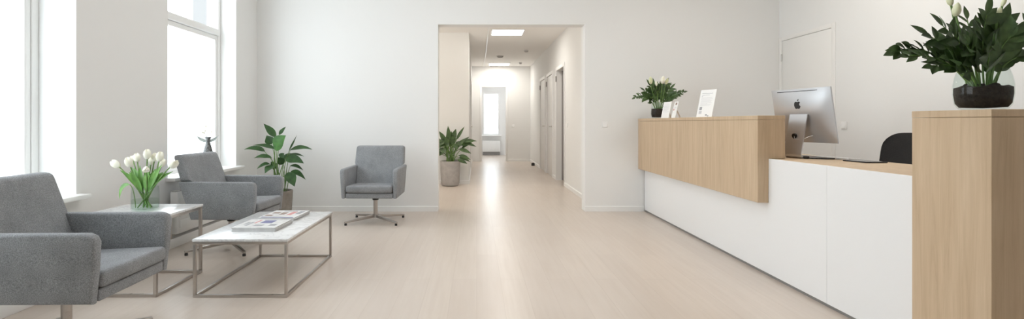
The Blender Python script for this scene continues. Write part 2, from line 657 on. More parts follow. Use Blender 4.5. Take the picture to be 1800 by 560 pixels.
def casing(m, X, sgn, y0, y1, top, wd=0.065, th=0.014):
    """door casing boards on a wall face at X, sticking out by sgn"""
    a, b_ = sorted((X, X + sgn * th))
    m.box(a, b_, y0 - wd, y0, 0, top + wd, 0.003).box(a, b_, y1, y1 + wd, 0, top + wd, 0.003).box(a, b_, y0, y1, top, top + wd, 0.003)
    return m


# door_1: on the right wall behind the desk
d = MB().box(XR + 0.001, XR + 0.041, DY0 + 0.002, DY1 - 0.002, 0.006, DT - 0.002, 0.002)
d1 = struct(d, 'door_1', 'door')
m = MB()
a, b_ = XR - 0.007, XR
m.box(a, b_, DY0 - 0.065, DY0, 0, DT + 0.05, 0.003).box(a, b_, DY0, DY1, DT, DT + 0.05, 0.003).box(a, b_, DY1, YB - 0.002, 0, DT + 0.05, 0.003)
m.build('door_casing', 'door', d1)
hm = MB()
for z in (0.25, 1.94):
    hm = MB().tube([(XR - 0.006, DY1 - 0.002, z - 0.045), (XR - 0.006, DY1 - 0.002, z + 0.045)], 0.009, 10)
    hm.build('hinge', 'brass', d1)
handle(d1, (XR + 0.001, DY0 + 0.07, 1.04), (-1, 0, 0), (0, 1, 0))

# corridor doors on the right
for n, (a, b_) in enumerate(RD):
    first = n == 0
    X = CR + (0.10 if first else 0.006)
    d = MB().box(X, X + 0.04, a + 0.003, b_ - 0.003, 0.006, 2.136, 0.003)
    o = struct(d, 'door_%d' % (n + 2), 'greydoor' if first else 'door')
    casing(MB(), CR, -1, a, b_, 2.14).build('door_casing', 'trim', o)
    handle(o, (X, a + 0.08, 1.05), (-1, 0, 0), (0, 1, 0))
    MB().tube([(CR - 0.012, b_ - 0.002, 1.93), (CR - 0.012, b_ - 0.002, 2.04)], 0.010, 8).build('hinge', 'greydoor', o)
d = MB().box(SX - 0.06, SX - 0.02, LD[0] + 0.003, LD[1] - 0.003, 0.006, 2.096, 0.003)
o = struct(d, 'door_5', 'door')
casing(MB(), SX, 1, LD[0], LD[1], 2.1).build('door_casing', 'trim', o)
handle(o, (SX - 0.02, LD[1] - 0.08, 1.03), (1, 0, 0), (0, -1, 0))
# casing of the end doorway, which stands open
m = MB()
y0, y1 = CY - 0.014, CY
m.box(EX0 - 0.06, EX0, y0, y1, 0, ET + 0.06, 0.003).box(EX1, EX1 + 0.06, y0, y1, 0, ET + 0.06, 0.003).box(EX0, EX1, y0, y1, ET, ET + 0.06, 0.003)
struct(m, 'trim_1', 'trim')
# seam profile running along the corridor ceiling
struct(MB().box(0.20, 0.225, YB + 0.2, CY, CZ - 0.012, CZ, 0.002), 'trim_2', 'trim')

# ------------------------------------------------------------------ fixtures
for lab, (lx, y0) in zip(('square lit ceiling panel in the corridor, nearest to the opening',
                          'square lit ceiling panel at the far end of the corridor'), ((0.27, 9.36), (0.34, 14.6))):
    t = thing('ceiling_light', lab, 'ceiling light', (lx + 0.29, y0 + 0.3, CZ), 0, 'lit panels in the corridor ceiling')
    fm = MB()
    for q in ((-.3, .3, -.3, -.28), (-.3, .3, .28, .3), (-.3, -.28, -.28, .28), (.28, .3, -.28, .28)):
        fm.box(q[0], q[1], q[2], q[3], -0.016, -0.001, 0.002)
    fm.build('frame', 'trim', t)
    MB().box(-.28, .28, -.28, .28, -0.011, -0.004).build('diffuser', 'lamp', t)


def detector(pos, r, lab):
    t = thing('smoke_detector', lab, 'smoke detector', pos, 0, 'round detectors on the corridor ceiling')
    MB().lathe([(0, 0), (r, 0), (r, -0.012), (0, -0.012)], 24).build('base', 'trim', t)
    MB().lathe([(0, -0.0125), (r * 0.86, -0.0125), (r * 0.8, -0.035), (r * 0.5, -0.048), (0, -0.05)], 24).build('housing', 'page', t)


detector((0.577, 13.08, CZ - 0.001), 0.09, 'larger round detector on the corridor ceiling between the two lit panels')
detector((1.13, 12.06, CZ - 0.001), 0.055, 'small round detector on the corridor ceiling right of the lit panels')
detector((1.2, 14.5, CZ - 0.001), 0.045, 'tiny round detector on the ceiling near the corridor end wall')


def switch(pos, rz, lab, cat='light switch', name='light_switch', s=0.04):
    """plate in the local xz plane facing local -y"""
    t = thing(name, lab, cat, pos, rz)
    MB().box(-s, s, -0.010, -0.0005, -s, s, 0.003).build('plate', 'trim', t)
    if name == 'light_switch':
        MB().hexa([(-s * .7, -0.014, -s * .7), (s * .7, -0.014, -s * .7), (s * .7, -0.0102, -s * .7), (-s * .7, -0.0102, -s * .7)],
                  [(-s * .7, -0.011, s * .7), (s * .7, -0.011, s * .7), (s * .7, -0.0102, s * .7), (-s * .7, -0.0102, s * .7)]).build('rocker', 'white', t)
    else:
        MB().tube([(0, -0.0102, 0), (0, -0.013, 0)], s * 0.62, 20).build('outlet', 'paper', t)
    return t


switch((1.626, YB, 1.10), 0, 'white square light switch on the back wall left of the oak counter', s=0.036)
switch((XR, 5.53, 1.095), -PI / 2, 'white square switch on the right wall beside the computer')
switch((1.07, CY, 1.04), 0, 'small white switch on the end wall of the corridor', s=0.04)
switch((CR, 9.15, 1.08), -PI / 2, 'white switch on the corridor wall by the dark door', s=0.035)
t = thing('door_stop', 'small dark rubber door stop on the corridor floor at the right wall', 'door stop', (CR - 0.09, 13.9, 0))
MB().lathe([(0, 0), (0.045, 0), (0.045, 0.05), (0.035, 0.075), (0, 0.08)], 20).build('rubber_cap', 'black', t)
MB().lathe([(0, 0.0802), (0.012, 0.0802), (0.012, 0.086), (0, 0.086)], 12).build('screw', 'brass', t)


# radiators
def radiator(name, lab, x0, x1, y0, y1, z0, z1, axis):
    """panel radiator in world coordinates, long side along axis, front at the x0/y0 side"""
    cx, cy = (x0 + x1) / 2, (y0 + y1) / 2
    t = thing(name, lab, 'radiator', (cx, cy, 0))
    X0, X1, Y0, Y1 = x0 - cx, x1 - cx, y0 - cy, y1 - cy
    m = MB()
    if axis == 'y':
        m.box(X0, X1, Y0, Y1, z0, z1, 0.008)
        for q in (z0 + .05, z0 + .15, z0 + .25):
            m.box(X1 - 0.001, X1 + 0.005, Y0 + .03, Y1 - .03, q, q + .07, 0.003)
        m.build('panel', 'trim', t)
        g = MB().box(X0 + 0.01, X1 - 0.01, Y0 + 0.01, Y1 - 0.01, z1 + 0.0005, z1 + 0.008)
        g.build('top_grille', 'page', t)
        MB().tube([(X0 + 0.03, Y0 - 0.04, 0.0), (X0 + 0.03, Y0 - 0.04, z0 + 0.2)], 0.011, 10).build('pipe', 'chrome', t)
        v = MB().tube([(X0 + 0.03, Y0 - 0.001, z0 + 0.2), (X0 + 0.03, Y0 - 0.055, z0 + 0.2)], 0.014, 10)
        v.tube([(X0 + 0.03, Y0 - 0.04, z0 + 0.18), (X0 + 0.03, Y0 - 0.04, z0 + 0.26)], 0.02, 12).build('valve', 'trim', t)
    else:
        m.box(X0, X1, Y0, Y1, z0, z1, 0.008)
        k = X0 + 0.03
        while k < X1 - 0.03:
            m.box(k, k + 0.022, Y0 - 0.005, Y0 + 0.001, z0 + 0.03, z1 - 0.02, 0.003)
            k += 0.045
        m.build('panel', 'trim', t)
        MB().box(X0 + 0.02, X1 - 0.02, Y0 + 0.02, Y1 - 0.01, 0.0, z0).build('stand', 'plinth', t)
    return t


radiator('panel_radiator', 'white panel radiator under the window behind the middle armchair', XL + 0.03, XL + 0.10, 4.76, 6.05, 0.12, 0.50, 'y')
radiator('panel_radiator', 'white radiator under the far window past the corridor', 0.2, 0.82, 18.42, 18.56, 0.12, 0.50, 'x')

# ------------------------------------------------------------------ armchairs
def make_armchair(name, label):
    t = thing(name, label, 'armchair', group='grey swivel armchairs')
    hw = 0.315
    for s in (-1, 1):
        m = MB()
        o_, i_ = s * hw, s * (hw - 0.056)
        lo, li = s * (hw - 0.012), s * (hw - 0.058)
        prof = [(0.335, 0.305), (0.352, 0.47), (0.358, 0.585), (0.345, 0.612), (0.315, 0.625), (-0.299, 0.625), (-0.293, 0.60), (-0.252, 0.47), (-0.200, 0.305)]
        tb = bmesh.new()

        def yy(z, a, b2):
            k = (z - 0.305) / 0.32
            return b2 + (a - b2) * k
        A = [tb.verts.new((x, yy(z, o_, lo), z)) for x, z in prof]
        B = [tb.verts.new((x, yy(z, i_, li), z)) for x, z in prof]
        n = len(prof)
        tb.faces.new(A)
        tb.faces.new(B[::-1])
        for k in range(n):
            tb.faces.new((A[k], B[k], B[(k + 1) % n], A[(k + 1) % n]))
        bmesh.ops.recalc_face_normals(tb, faces=tb.faces[:])
        rim = [e for e in tb.edges if abs(e.verts[0].co.y - e.verts[1].co.y) < 0.02]
        bmesh.ops.bevel(tb, geom=rim, offset=0.016, segments=3, profile=0.5, affect='EDGES', clamp_overlap=True)
        m._merge(tb)
        m.build('armrest', 'fabric', t, 50)
    # backrest: narrow between the arms, wide above them
    rows = [(0.345, 0.250), (0.62, 0.2545), (0.632, 0.294), (0.80, 0.290), (0.85, 0.288)]
    tb = bmesh.new()
    F_, R_ = [], []
    for z, h in rows:
        k = (z - 0.305) / 0.54
        xr = -0.200 - 0.165 * k
        th = 0.118 - 0.030 * k
        F_.append([tb.verts.new((xr + th, s * h, z)) for s in (-1, 1)])
        R_.append([tb.verts.new((xr, s * h, z)) for s in (-1, 1)])
    for i in range(len(rows) - 1):
        tb.faces.new((F_[i][0], F_[i][1], F_[i + 1][1], F_[i + 1][0]))
        tb.faces.new((R_[i][1], R_[i][0], R_[i + 1][0], R_[i + 1][1]))
        for s in (0, 1):
            tb.faces.new((F_[i][s], R_[i][s], R_[i + 1][s], F_[i + 1][s]))
    tb.faces.new((F_[0][0], F_[0][1], R_[0][1], R_[0][0]))
    tb.faces.new((F_[-1][0], F_[-1][1], R_[-1][1], R_[-1][0]))
    bmesh.ops.recalc_face_normals(tb, faces=tb.faces[:])
    sharp = [e for e in tb.edges if len(e.link_faces) == 2 and e.calc_face_angle(0) > 0.6 and min(v.co.z for v in e.verts) > 0.625]
    bmesh.ops.bevel(tb, geom=sharp, offset=0.030, segments=4, profile=0.5, affect='EDGES', clamp_overlap=True)
    m = MB()
    m._merge(tb)
    m.build('backrest', 'fabric', t, 50)
    # seat tray and loose cushion
    MB().box(-0.175, 0.338, -0.2535, 0.2535, 0.306, 0.362, 0.010, 3).build('seat_base', 'fabric', t, 50)
    c = MB()
    c.prism([(-0.135, 0.363), (0.358, 0.366), (0.362, 0.446), (-0.145, 0.424)], 'y', -0.252, 0.252, 0.024, 4)
    c.build('seat_cushion', 'fabric', t, 50)
    # pedestal
    MB().lathe([(0, 0.304), (0.075, 0.304), (0.075, 0.298), (0.042, 0.286), (0.034, 0.245), (0, 0.245)], 24).build('swivel_collar', 'black', t)
    MB().lathe([(0, 0.245), (0.024, 0.245), (0.024, 0.07), (0.034, 0.07), (0.036, 0.045), (0, 0.045)], 24).build('column', 'chrome', t)
    for q in range(4):
        a = math.radians(48 + 90 * q) if q % 2 == 0 else math.radians(42 + 90 * q)
        d = Vector((math.cos(a), math.sin(a), 0))
        lg = MB().bar(d * 0.034 + Vector((0, 0, 0.064)), d * 0.385 + Vector((0, 0, 0.032)), 0.036, 0.034, 0.024, 0.018, 0.004)
        lg = lg.build('leg', 'chrome', t)
        p = d * 0.372
        MB().lathe([(0, 0), (0.014, 0), (0.014, 0.016), (0.009, 0.025), (0, 0.025)], 14, (p.x, p.y, 0)).build('foot_glide', 'black', lg)
    return t


near = make_armchair('armchair', 'grey armchair cut off by the left edge, nearest of the three, facing right')
near.location = (-2.062, 2.66, 0)
near.rotation_euler.z = math.radians(1)
mid = copy_tree(near)
mid['label'] = 'grey armchair under the second window, between the side table and the corner plant'
mid.location = (-2.20, 4.745, 0)
mid.rotation_euler.z = math.radians(-2)
far = copy_tree(near)
far['label'] = 'grey armchair standing alone against the back wall, facing the camera'
far.location = (-1.155, 6.04, 0)
far.rotation_euler.z = math.radians(-91)


# ------------------------------------------------------------------ tables
def table(name, label, cat, x0, x1, y0, y1, h, tube, ov=0.004, rail=0.0):
    cx, cy = (x0 + x1) / 2, (y0 + y1) / 2
    t = thing(name, label, cat, (cx, cy, 0))
    a, b2 = (x1 - x0) / 2, (y1 - y0) / 2
    th = 0.016
    MB().box(-a - ov, a + ov, -b2 - ov, b2 + ov, h - th, h, 0.002).build('tabletop', 'marble', t)
    q = tube
    zt = h - th - 0.0005
    tf = MB()
    bf = MB()
    for m, z0, z1 in ((tf, zt - q, zt), (bf, 0.0, q)):
        m.box(-a, a, -b2, -b2 + q, z0, z1, 0.001).box(-a, a, b2 - q, b2, z0, z1, 0.001)
        m.box(-a, -a + q, -b2 + q, b2 - q, z0, z1, 0.001).box(a - q, a, -b2 + q, b2 - q, z0, z1, 0.001)
    tf.build('top_frame', 'chrome', t)
    bf.build('floor_frame', 'chrome', t)
    for sx in (0, 1):
        for sy in (0, 1):
            X = -a if sx == 0 else a - q
            Yq = -b2 if sy == 0 else b2 - q
            MB().box(X, X + q, Yq, Yq + q, q, zt - q, 0.001).build('leg', 'chrome', t)
    return t


TH = 0.376
table('coffee_table', 'low white marble coffee table on a steel box frame with magazines', 'coffee table', -1.822, -1.217, 3.395, 4.445, TH, 0.018)
SH = 0.513
table('side_table', 'small white marble side table with the tulip vase, between two armchairs', 'side table', -2.62, -2.06, 3.40, 3.975, SH, 0.020)


# magazines
def magazine(label, x0, x1, y0, y1, z, th, rz, group, marks):
    cx, cy = (x0 + x1) / 2, (y0 + y1) / 2
    t = thing('magazine', label, 'magazine', (cx, cy, z), rz, group)
    a, b2 = (x1 - x0) / 2, (y1 - y0) / 2
    MB().box(-a + 0.002, a - 0.002, -b2 + 0.001, b2 - 0.002, 0.0006, th - 0.0007).build('pages', 'page', t)
    c = MB().box(-a, a, -b2, b2, th - 0.0007, th).box(-a, a, -b2, b2, 0, 0.0006).box(-a, a, -b2 - 0.0005, -b2, 0.0006, th - 0.0012)
    cov = c.build('cover', 'cover', t)
    for i, (mm, u0, u1, v0, v1, nm) in enumerate(marks):
        MB().box(-a + 2 * a * u0, -a + 2 * a * u1, -b2 + 2 * b2 * v0, -b2 + 2 * b2 * v1, th, th + 0.0003).build(nm, mm, cov)
    return t


front_marks = [('redink', .28, .33, .5, .9, 'printed_stripe'), ('ink', .10, .17, .35, .62, 'printed_picture'), ('ink', .19, .25, .20, .66, 'printed_picture'),
               ('blueink', .42, .70, .52, .84, 'printed_picture'), ('ink', .40, .62, .18, .34, 'printed_text'), ('ink', .74, .90, .22, .40, 'printed_text'),
               ('ink', .36, .80, .90, .93, 'printed_text')]
back_marks = [('brownink', .10, .30, .55, .72, 'printed_picture'), ('brownink', .36, .52, .40, .70, 'printed_picture'), ('redink', .60, .74, .35, .80, 'printed_picture'),
              ('blueink', .06, .94, .03, .10, 'printed_stripe'), ('ink', .78, .92, .50, .88, 'printed_picture'), ('ink', .30, .70, .84, .90, 'printed_text'),
              ('brownink', .05, .26, .22, .36, 'printed_text')]
ord_ = ['bottom', 'second from the bottom', 'third from the bottom', 'top']
z = TH + 0.0006
for i in range(4):
    j = random.uniform(-.006, .006)
    magazine('white magazine with a slate blue picture, on top of the front stack' if i == 3 else 'white magazine in the front stack on the coffee table, %s' % ord_[i],
             -1.674 + j, -1.374 + j, 3.625 + j / 2, 3.945 + j / 2, z, 0.0066, random.uniform(-.015, .015) - 0.02, 'magazines in the front stack', front_marks if i == 3 else [])
    z += 0.0071
z = TH + 0.0006
for i in range(4):
    j = random.uniform(-.008, .008)
    magazine('magazine with brown pictures and a blue strip, on top of the rear stack' if i == 3 else 'magazine in the rear stack on the coffee table, %s' % ord_[i],
             -1.655 + j, -1.375 + j, 4.03 + j / 2, 4.37 + j / 2, z, 0.0056, random.uniform(-.03, .03) - 0.03, 'magazines in the rear stack', back_marks if i == 3 else ([('blueink', .0, .9, .0, .05, 'printed_stripe')] if i == 2 else []))
    z += 0.0061

# ------------------------------------------------------------------ tulips in a vase
TV = Vector((-2.318, 3.70, SH + 0.0005))
t = thing('glass_vase', 'short clear glass vase holding the white tulips on the side table', 'vase', TV)
r, hh = 0.088, 0.165
outer = [(0, 0), (r * .93, 0), (r * .98, 0.008), (r, 0.04), (r * .98, 0.12), (r * .95, hh)]
inner = [(r * .91, hh), (r * .94, 0.12), (r * .955, 0.04), (r * .92, 0.014), (0, 0.012)]
MB().lathe(outer + inner, 40).build('glass_body', 'glass', t)
MB().lathe([(0, 0.0125), (r * .90, 0.0145), (r * .94, 0.04), (r * .935, 0.075), (0, 0.075)], 40).build('water', 'water', t)


def tulip(label, headpx, yoff, tilt=0.0, size=1.0, leaf=True):
    hp = at(headpx[0], headpx[1], TV.y + yoff)
    tp = hp - TV
    root = Vector((-tp.x * 0.16 + random.uniform(-.02, .02), -tp.y * 0.16 + random.uniform(-.02, .02), 0.016))
    o = thing('tulip', label, 'flower', TV, 0, 'white tulips in the glass vase')
    d0 = Vector((tp.x * 0.6, tp.y * 0.5, 0.17))
    lim = 0.072
    if Vector((d0.x, d0.y)).length > lim:
        k = lim / Vector((d0.x, d0.y)).length
        d0.x *= k
        d0.y *= k
    mid_ = d0 + Vector((0, 0, 0.04))
    axis = (tp - d0 + Vector((0, 0, -tilt))).normalized()
    base = tp - axis * 0.028 * size
    path = [root + (d0 - root) * k for k in (0, .5)] + bez(d0, d0 + (base - d0) * 0.5 + Vector((0, 0, 0.018)), base, 7)
    MB().tube(path, 0.0042, 8).build('stem', 'stem', o)
    # flower head: cup of six overlapping petals
    prof = [(0.0, 0.0), (0.010, 0.002), (0.0185, 0.014), (0.0225, 0.030), (0.0205, 0.044), (0.014, 0.056), (0.006, 0.062), (0.0, 0.058)]
    m = MB().lathe([(a * size, b2 * size) for a, b2 in prof], 24,
                   mod=lambda R, Z, A: (R * (1 + 0.09 * math.cos(3 * A) + 0.03 * math.cos(6 * A + 1)), Z + (0.004 * size * math.cos(3 * A) if Z > 0.04 * size else 0)))
    hd = m.build('flower_head', 'petal', o, 60)
    hd.location = base
    hd.rotation_mode = 'QUATERNION'
    hd.rotation_quaternion = Vector((0, 0, 1)).rotation_difference(axis)
    for s in ((-1, 1) if leaf else ()):
        b0 = d0 * 0.55 + Vector((0, 0, 0.03))
        b0.x *= 0.6
        b0.y *= 0.6
        tip = d0 + (tp - d0) * random.uniform(.62, .85) + Vector((s * random.uniform(.01, .035), random.uniform(-.03, .03), -0.01))
        MB().leaf(b0, tip, 0.036, ctrl=d0 * 0.9 + Vector((0, 0, 0.06)), nrm=(-tp.x * .5, -1, 0.3), fold=0.3, p=0.9).build('leaf', 'leafbright', o, 60)
    return o


tl = [('white tulip bending furthest left in the glass vase', (204, 289), -.01, .05, 1.12),
      ('white tulip second from the left in the glass vase', (227, 286), -.05, .02, 1.12),
      ('white tulip leaning left at the back of the glass vase', (241, 278), .05, 0, 1.0),
      ('white tulip standing tallest in the glass vase', (259, 272), .02, 0, 1.1),
      ('white tulip facing forward low at the front of the vase', (257, 298), -.13, .10, .95),
      ('white tulip half hidden behind the tallest one', (266, 284), .10, 0, .85),
      ('white tulip right of the tallest one in the vase', (272, 277), .06, 0, .95),
      ('white tulip leaning right behind the vase centre', (281, 276), .0, 0, 1.1),
      ('white tulip below the right leaning one in the vase', (285, 287), .06, .02, .95),
      ('white tulip bending furthest right in the glass vase', (305, 289), -.01, .05, 1.1),
      ('white tulip with a small bud behind the left flowers', (233, 279), .11, 0, .7)]
for a in tl:
    tulip(*a)
# extra blade drooping over the rim on the left
o = thing('tulip_leaf', 'single pale green tulip leaf drooping over the left of the vase', 'leaf', TV)
rim = Vector((-0.070, -0.02, 0.172))
MB().leaf(at(228, 324, TV.y - .03) - TV, at(210, 350, TV.y - .04) - TV, 0.034, ctrl=at(211, 322, TV.y - .03) - TV, nrm=(-.3, -1, .4), fold=0.2).build('blade', 'leafbright', o, 60)
MB().tube(bez(rim * 0.8 + Vector((0, 0, -.12)), rim * 0.95 + Vector((0, 0, 0)), at(228, 324, TV.y - .03) - TV, 6), 0.003, 6).build('stalk', 'stem', o)

# ------------------------------------------------------------------ little vase on the sill
SV = Vector((-2.875, 5.66, SILL + 0.0255))
t = thing('bottle_vase', 'slim grey streaked bottle vase with white blossom on the window sill', 'vase', SV)
MB().lathe([(0, 0), (0.088, 0), (0.090, 0.01), (0.068, 0.10), (0.045, 0.20), (0.026, 0.27), (0.020, 0.30), (0.026, 0.325), (0.034, 0.345),
            (0.030, 0.345), (0.018, 0.31), (0.016, 0.29), (0, 0.28)], 28).build('bottle', 'greyglass', t)
for s in (-1, 1):
    tip = at(345 if s < 0 else 384, 238, SV.y) - SV
    st = Vector((s * 0.008, 0, 0.30))
    MB().leaf(st, tip, 0.035, ctrl=(st + tip) / 2 + Vector((0, 0, -0.028)), nrm=(0, -1, .4), fold=0.2).build('leaf', 'silverleaf', t, 60)
for k in range(5):
    p = Vector((random.uniform(-.05, .04), random.uniform(-.03, .03), random.uniform(.38, .45)))
    MB().tube(bez((0, 0, .30), (p.x * .3, p.y * .3, .36), p, 5), 0.0018, 6).build('twig', 'silverleaf', t)
    MB().lathe([(0, -.004), (.010, 0), (.014, .010), (.008, .018), (0, .015)], 10, p, mod=lambda R, Z, A: (R * (1 + .2 * math.cos(5 * A)), Z)).build('blossom', 'petal', t)


# ------------------------------------------------------------------ potted plants
def pot(t, r_top, r_bot, h, m, soil_z, round_bottom=0.02):
    w_ = 0.012
    prof = [(0, 0), (r_bot - round_bottom, 0), (r_bot - round_bottom * .3, round_bottom * .3), (r_bot, round_bottom)]
    prof += [(r_bot + (r_top - r_bot) * k, round_bottom + (h - round_bottom) * k) for k in (.4, .75, 1)]
    prof += [(r_top - w_, h), (r_top - w_ - .002, soil_z - 0.02), (0, soil_z - 0.02)]
    MB().lathe(prof, 40).build('pot', m, t)
    MB().lathe([(0, soil_z - 0.019), (r_top - w_ - .003, soil_z - 0.019), (r_top - w_ - .003, soil_z), (r_top * .5, soil_z + .008), (0, soil_z + .01)], 30).build('soil', 'soil', t)


# corner plant: broad leaves on long stalks
CP = Vector((-2.335, 6.27, 0))
t = thing('potted_plant', 'leafy peace lily plant in a taupe pot in the corner behind the armchair', 'potted plant', CP)
pot(t, 0.150, 0.132, 0.325, 'pot2', 0.295)


def cpx(u, v, dy=0.0):
    return at(420 + u / 3.293, 205 + v / 3.293, CP.y + dy) - CP


spec = [  # base, tip, width, depth offset at base and tip, bow, facing
    ((214, 118), (143, 40), .085, .05, .05, .02, (.5, -1, .3)),
    ((232, 105), (272, 57), .060, .10, .12, .02, (-.5, -1, .3)),
    ((205, 190), (272, 108), .195, -.05, -.10, .05, (-.4, -1, .35)),
    ((190, 158), (160, 108), .110, .12, .15, .0, (.3, -1, .2)),
    ((212, 188), (78, 166), .075, .02, .05, .10, (0, -.5, 1)),
    ((150, 200), (30, 190), .085, -.06, -.10, .16, (0, -.7, 1)),
    ((190, 238), (86, 240), .085, -.08, -.16, .14, (0, -.6, 1)),
    ((178, 272), (104, 302), .070, -.10, -.18, .16, (0, -.6, 1)),
    ((200, 282), (150, 328), .130, -.12, -.22, .10, (-.5, -1, .5)),
    ((292, 195), (425, 190), .090, .0, -.04, .13, (0, -.6, 1)),
    ((290, 196), (335, 106), .030, .02, .04, -.05, (-.6, -1, .2)),
    ((280, 222), (378, 230), .060, .05, .05, .12, (0, -.4, 1)),
    ((270, 248), (376, 270), .120, -.05, -.10, .14, (0, -.9, .8)),
    ((295, 284), (372, 310), .055, .03, .0, .18, (0, -.6, 1)),
    ((300, 316), (386, 364), .070, -.02, -.05, .18, (.2, -.8, .8)),
    ((282, 322), (322, 404), .130, -.12, -.18, .06, (.5, -1, .4)),
    ((240, 240), (262, 210), .080, -.02, -.03, .05, (0, -1, .4)),
    ((215, 300), (185, 260), .080, .06, .08, .05, (.3, -1, .4)),
    ((255, 275), (225, 235), .090, -.06, -.10, .05, (.2, -1, .6)),
    ((250, 250), (315, 212), .080, .10, .14, .08, (-.2, -.8, .8)),
]
lv, br = MB(), MB()
st = MB()
for i, (a, b2, wd, d0, d1, arch, nm) in enumerate(spec):
    p0, p1 = cpx(*a, d0), cpx(*b2, d1)
    (br if i == 2 else lv).leaf(p0, p1, wd, arch * 1.4, nm, 0.22, 0.72, wave=0.05)
    r0 = Vector((random.uniform(-.06, .06), random.uniform(-.06, .06), 0.29))
    st.tube(bez(r0, (r0.x * .9 + p0.x * .25, r0.y + p0.y * .3, r0.z + (p0.z - r0.z) * .65), p0 + (p1 - p0) * 0.03, 8), [0.006 - .0004 * k for k in range(9)], 6)
lv.build('foliage', 'leaf2', t, 60)
tag(br.build('leaf', 'leafmid', t, 60), 'broad bright green leaf facing the room')
st.build('stalks', 'stem', t)

# corridor plant
KP = Vector((-0.474, 9.47, 0))
t = thing('potted_plant', 'dark leafy plant in a round grey stone pot by the corridor opening', 'potted plant', KP)
pot(t, 0.180, 0.165, 0.445, 'pot', 0.425, 0.05)
lv, st = MB(), MB()
rnd = random.Random(11)
leaves = [((12, -.1), (47, 248), .085), ((20, .0), (46, 258), .08), ((15, -.15), (37, 270), .09), ((22, -.12), (36, 281), .085), ((14, 0), (25, 222), .07),
          ((8, .05), (10, 226), .12), ((-4, -.05), (-4, 221), .10), ((-12, .0), (-20, 230), .10), ((-14, -.1), (-30, 238), .09), ((-16, -.1), (-32, 252), .09),
          ((-10, -.14), (-26, 262), .09), ((4, -.12), (8, 236), .12), ((-6, -.14), (-10, 240), .12), ((14, -.14), (28, 243), .10), ((12, .05), (34, 240), .08),
          ((18, -.16), (30, 288), .09), ((6, -.18), (14, 262), .10), ((-8, -.18), (-16, 270), .10), ((16, .05), (44, 246), .07), ((2, .05), (2, 230), .10),
          ((-4, .08), (-14, 246), .10), ((10, -.1), (22, 254), .10), ((-12, .05), (-36, 244), .09), ((0, -.17), (0, 254), .11), ((14, -.05), (40, 254), .08)]
for k in range(20):
    a_ = rnd.uniform(-1, 1)
    leaves.append(((a_ * 10, rnd.uniform(-.16, .08)), (a_ * 40 + rnd.uniform(-6, 6), 226 + abs(a_) * 30 + rnd.uniform(0, 34)), rnd.uniform(.055, .085)))
leaves = [(q[0], q[1], q[2] * .82) for q in leaves]
for k, ((bx, bd), (tx, ty), wd) in enumerate(leaves):
    tip = at(791.5 + tx, ty, KP.y + bd * 0.6) - KP
    ang_ = tip.x
    base = Vector((tip.x * 0.42, tip.y * 0.5 + bd * 0.2, 0.44 + (tip.z - 0.44) * (0.55 if tip.z > .8 else 0.9) + rnd.uniform(0, .05)))
    if tip.z < 0.72:
        base.z = max(base.z, tip.z + 0.08)
    lv.leaf(base, tip, wd, 0.12 if tip.z < .95 else 0.02, (tip.x * -.4, -1, 0.55), 0.25, 0.75, wave=.05)
    r0 = Vector((rnd.uniform(-.07, .07), rnd.uniform(-.07, .07), 0.42))
    st.tube(bez(r0, (r0.x + base.x * .2, r0.y, (r0.z + base.z) * .52), base + (tip - base) * .03, 6), 0.0055, 6)
lv.build('foliage', 'leaf', t, 60)
st.build('stalks', 'stem', t)


# sprays: stems with pairs of pointed leaflets
def spray(lv, st, path, n, ll, lw, rnd, start=0.25, face=Vector((0, -1, 0.5)), r=0.004, tipleaf=True, spread=1.0):
    st.tube(path, [r * (1 - .5 * i / (len(path) - 1)) for i in range(len(path))], 7)
    m_ = len(path) - 1

    def P(s):
        x = min(s, .9999) * m_
        i = int(x)
        return path[i].lerp(path[i + 1], x - i), (path[i + 1] - path[i]).normalized()
    for k in range(n):
        s = start + (1 - start) * k / n
        p, d = P(s)
        side = d.cross(face)
        if side.length < .1:
            side = d.cross(Vector((1, 0, 0)))
        side.normalize()
        nn = side.cross(d)
        sg = 1 if k % 2 else -1
        a = rnd.uniform(.55, .95)
        dirv = (d * a + side * sg * rnd.uniform(.6, .9) * spread + nn * rnd.uniform(-.25, .4)).normalized()
        L = ll * rnd.uniform(.8, 1.15) * (1 - .35 * abs(2 * s - 1.1))
        lv.leaf(p, p + dirv * L, lw * rnd.uniform(.85, 1.15), rnd.uniform(-.02, .10), nn + Vector((rnd.uniform(-.9, .9), rnd.uniform(-.9, .3), rnd.uniform(-.2, 1.0))), 0.28, 0.78, 7)
    if tipleaf:
        p, d = P(1)
        lv.leaf(p, p + d * ll * .8, lw * .8, 0.02, face, .25, .78, 7)


def bud(parent, st, base, tip, size, m='bud'):
    base, tip = Vector(base), Vector(tip)
    ax = (tip - base).normalized()
    L = (tip - base).length
    prof = [(0, 0), (.12, .02), (.24, .22), (.28, .45), (.22, .72), (.10, .92), (0, 1)]
    o = MB().lathe([(a * L * size, b2 * L) for a, b2 in prof], 18, mod=lambda R, Z, A: (R * (1 + .10 * math.cos(3 * A)), Z)).build('flower_bud', m, parent, 60)
    o.location = base
    o.rotation_mode = 'QUATERNION'
    o.rotation_quaternion = Vector((0, 0, 1)).rotation_difference(ax)
    return o


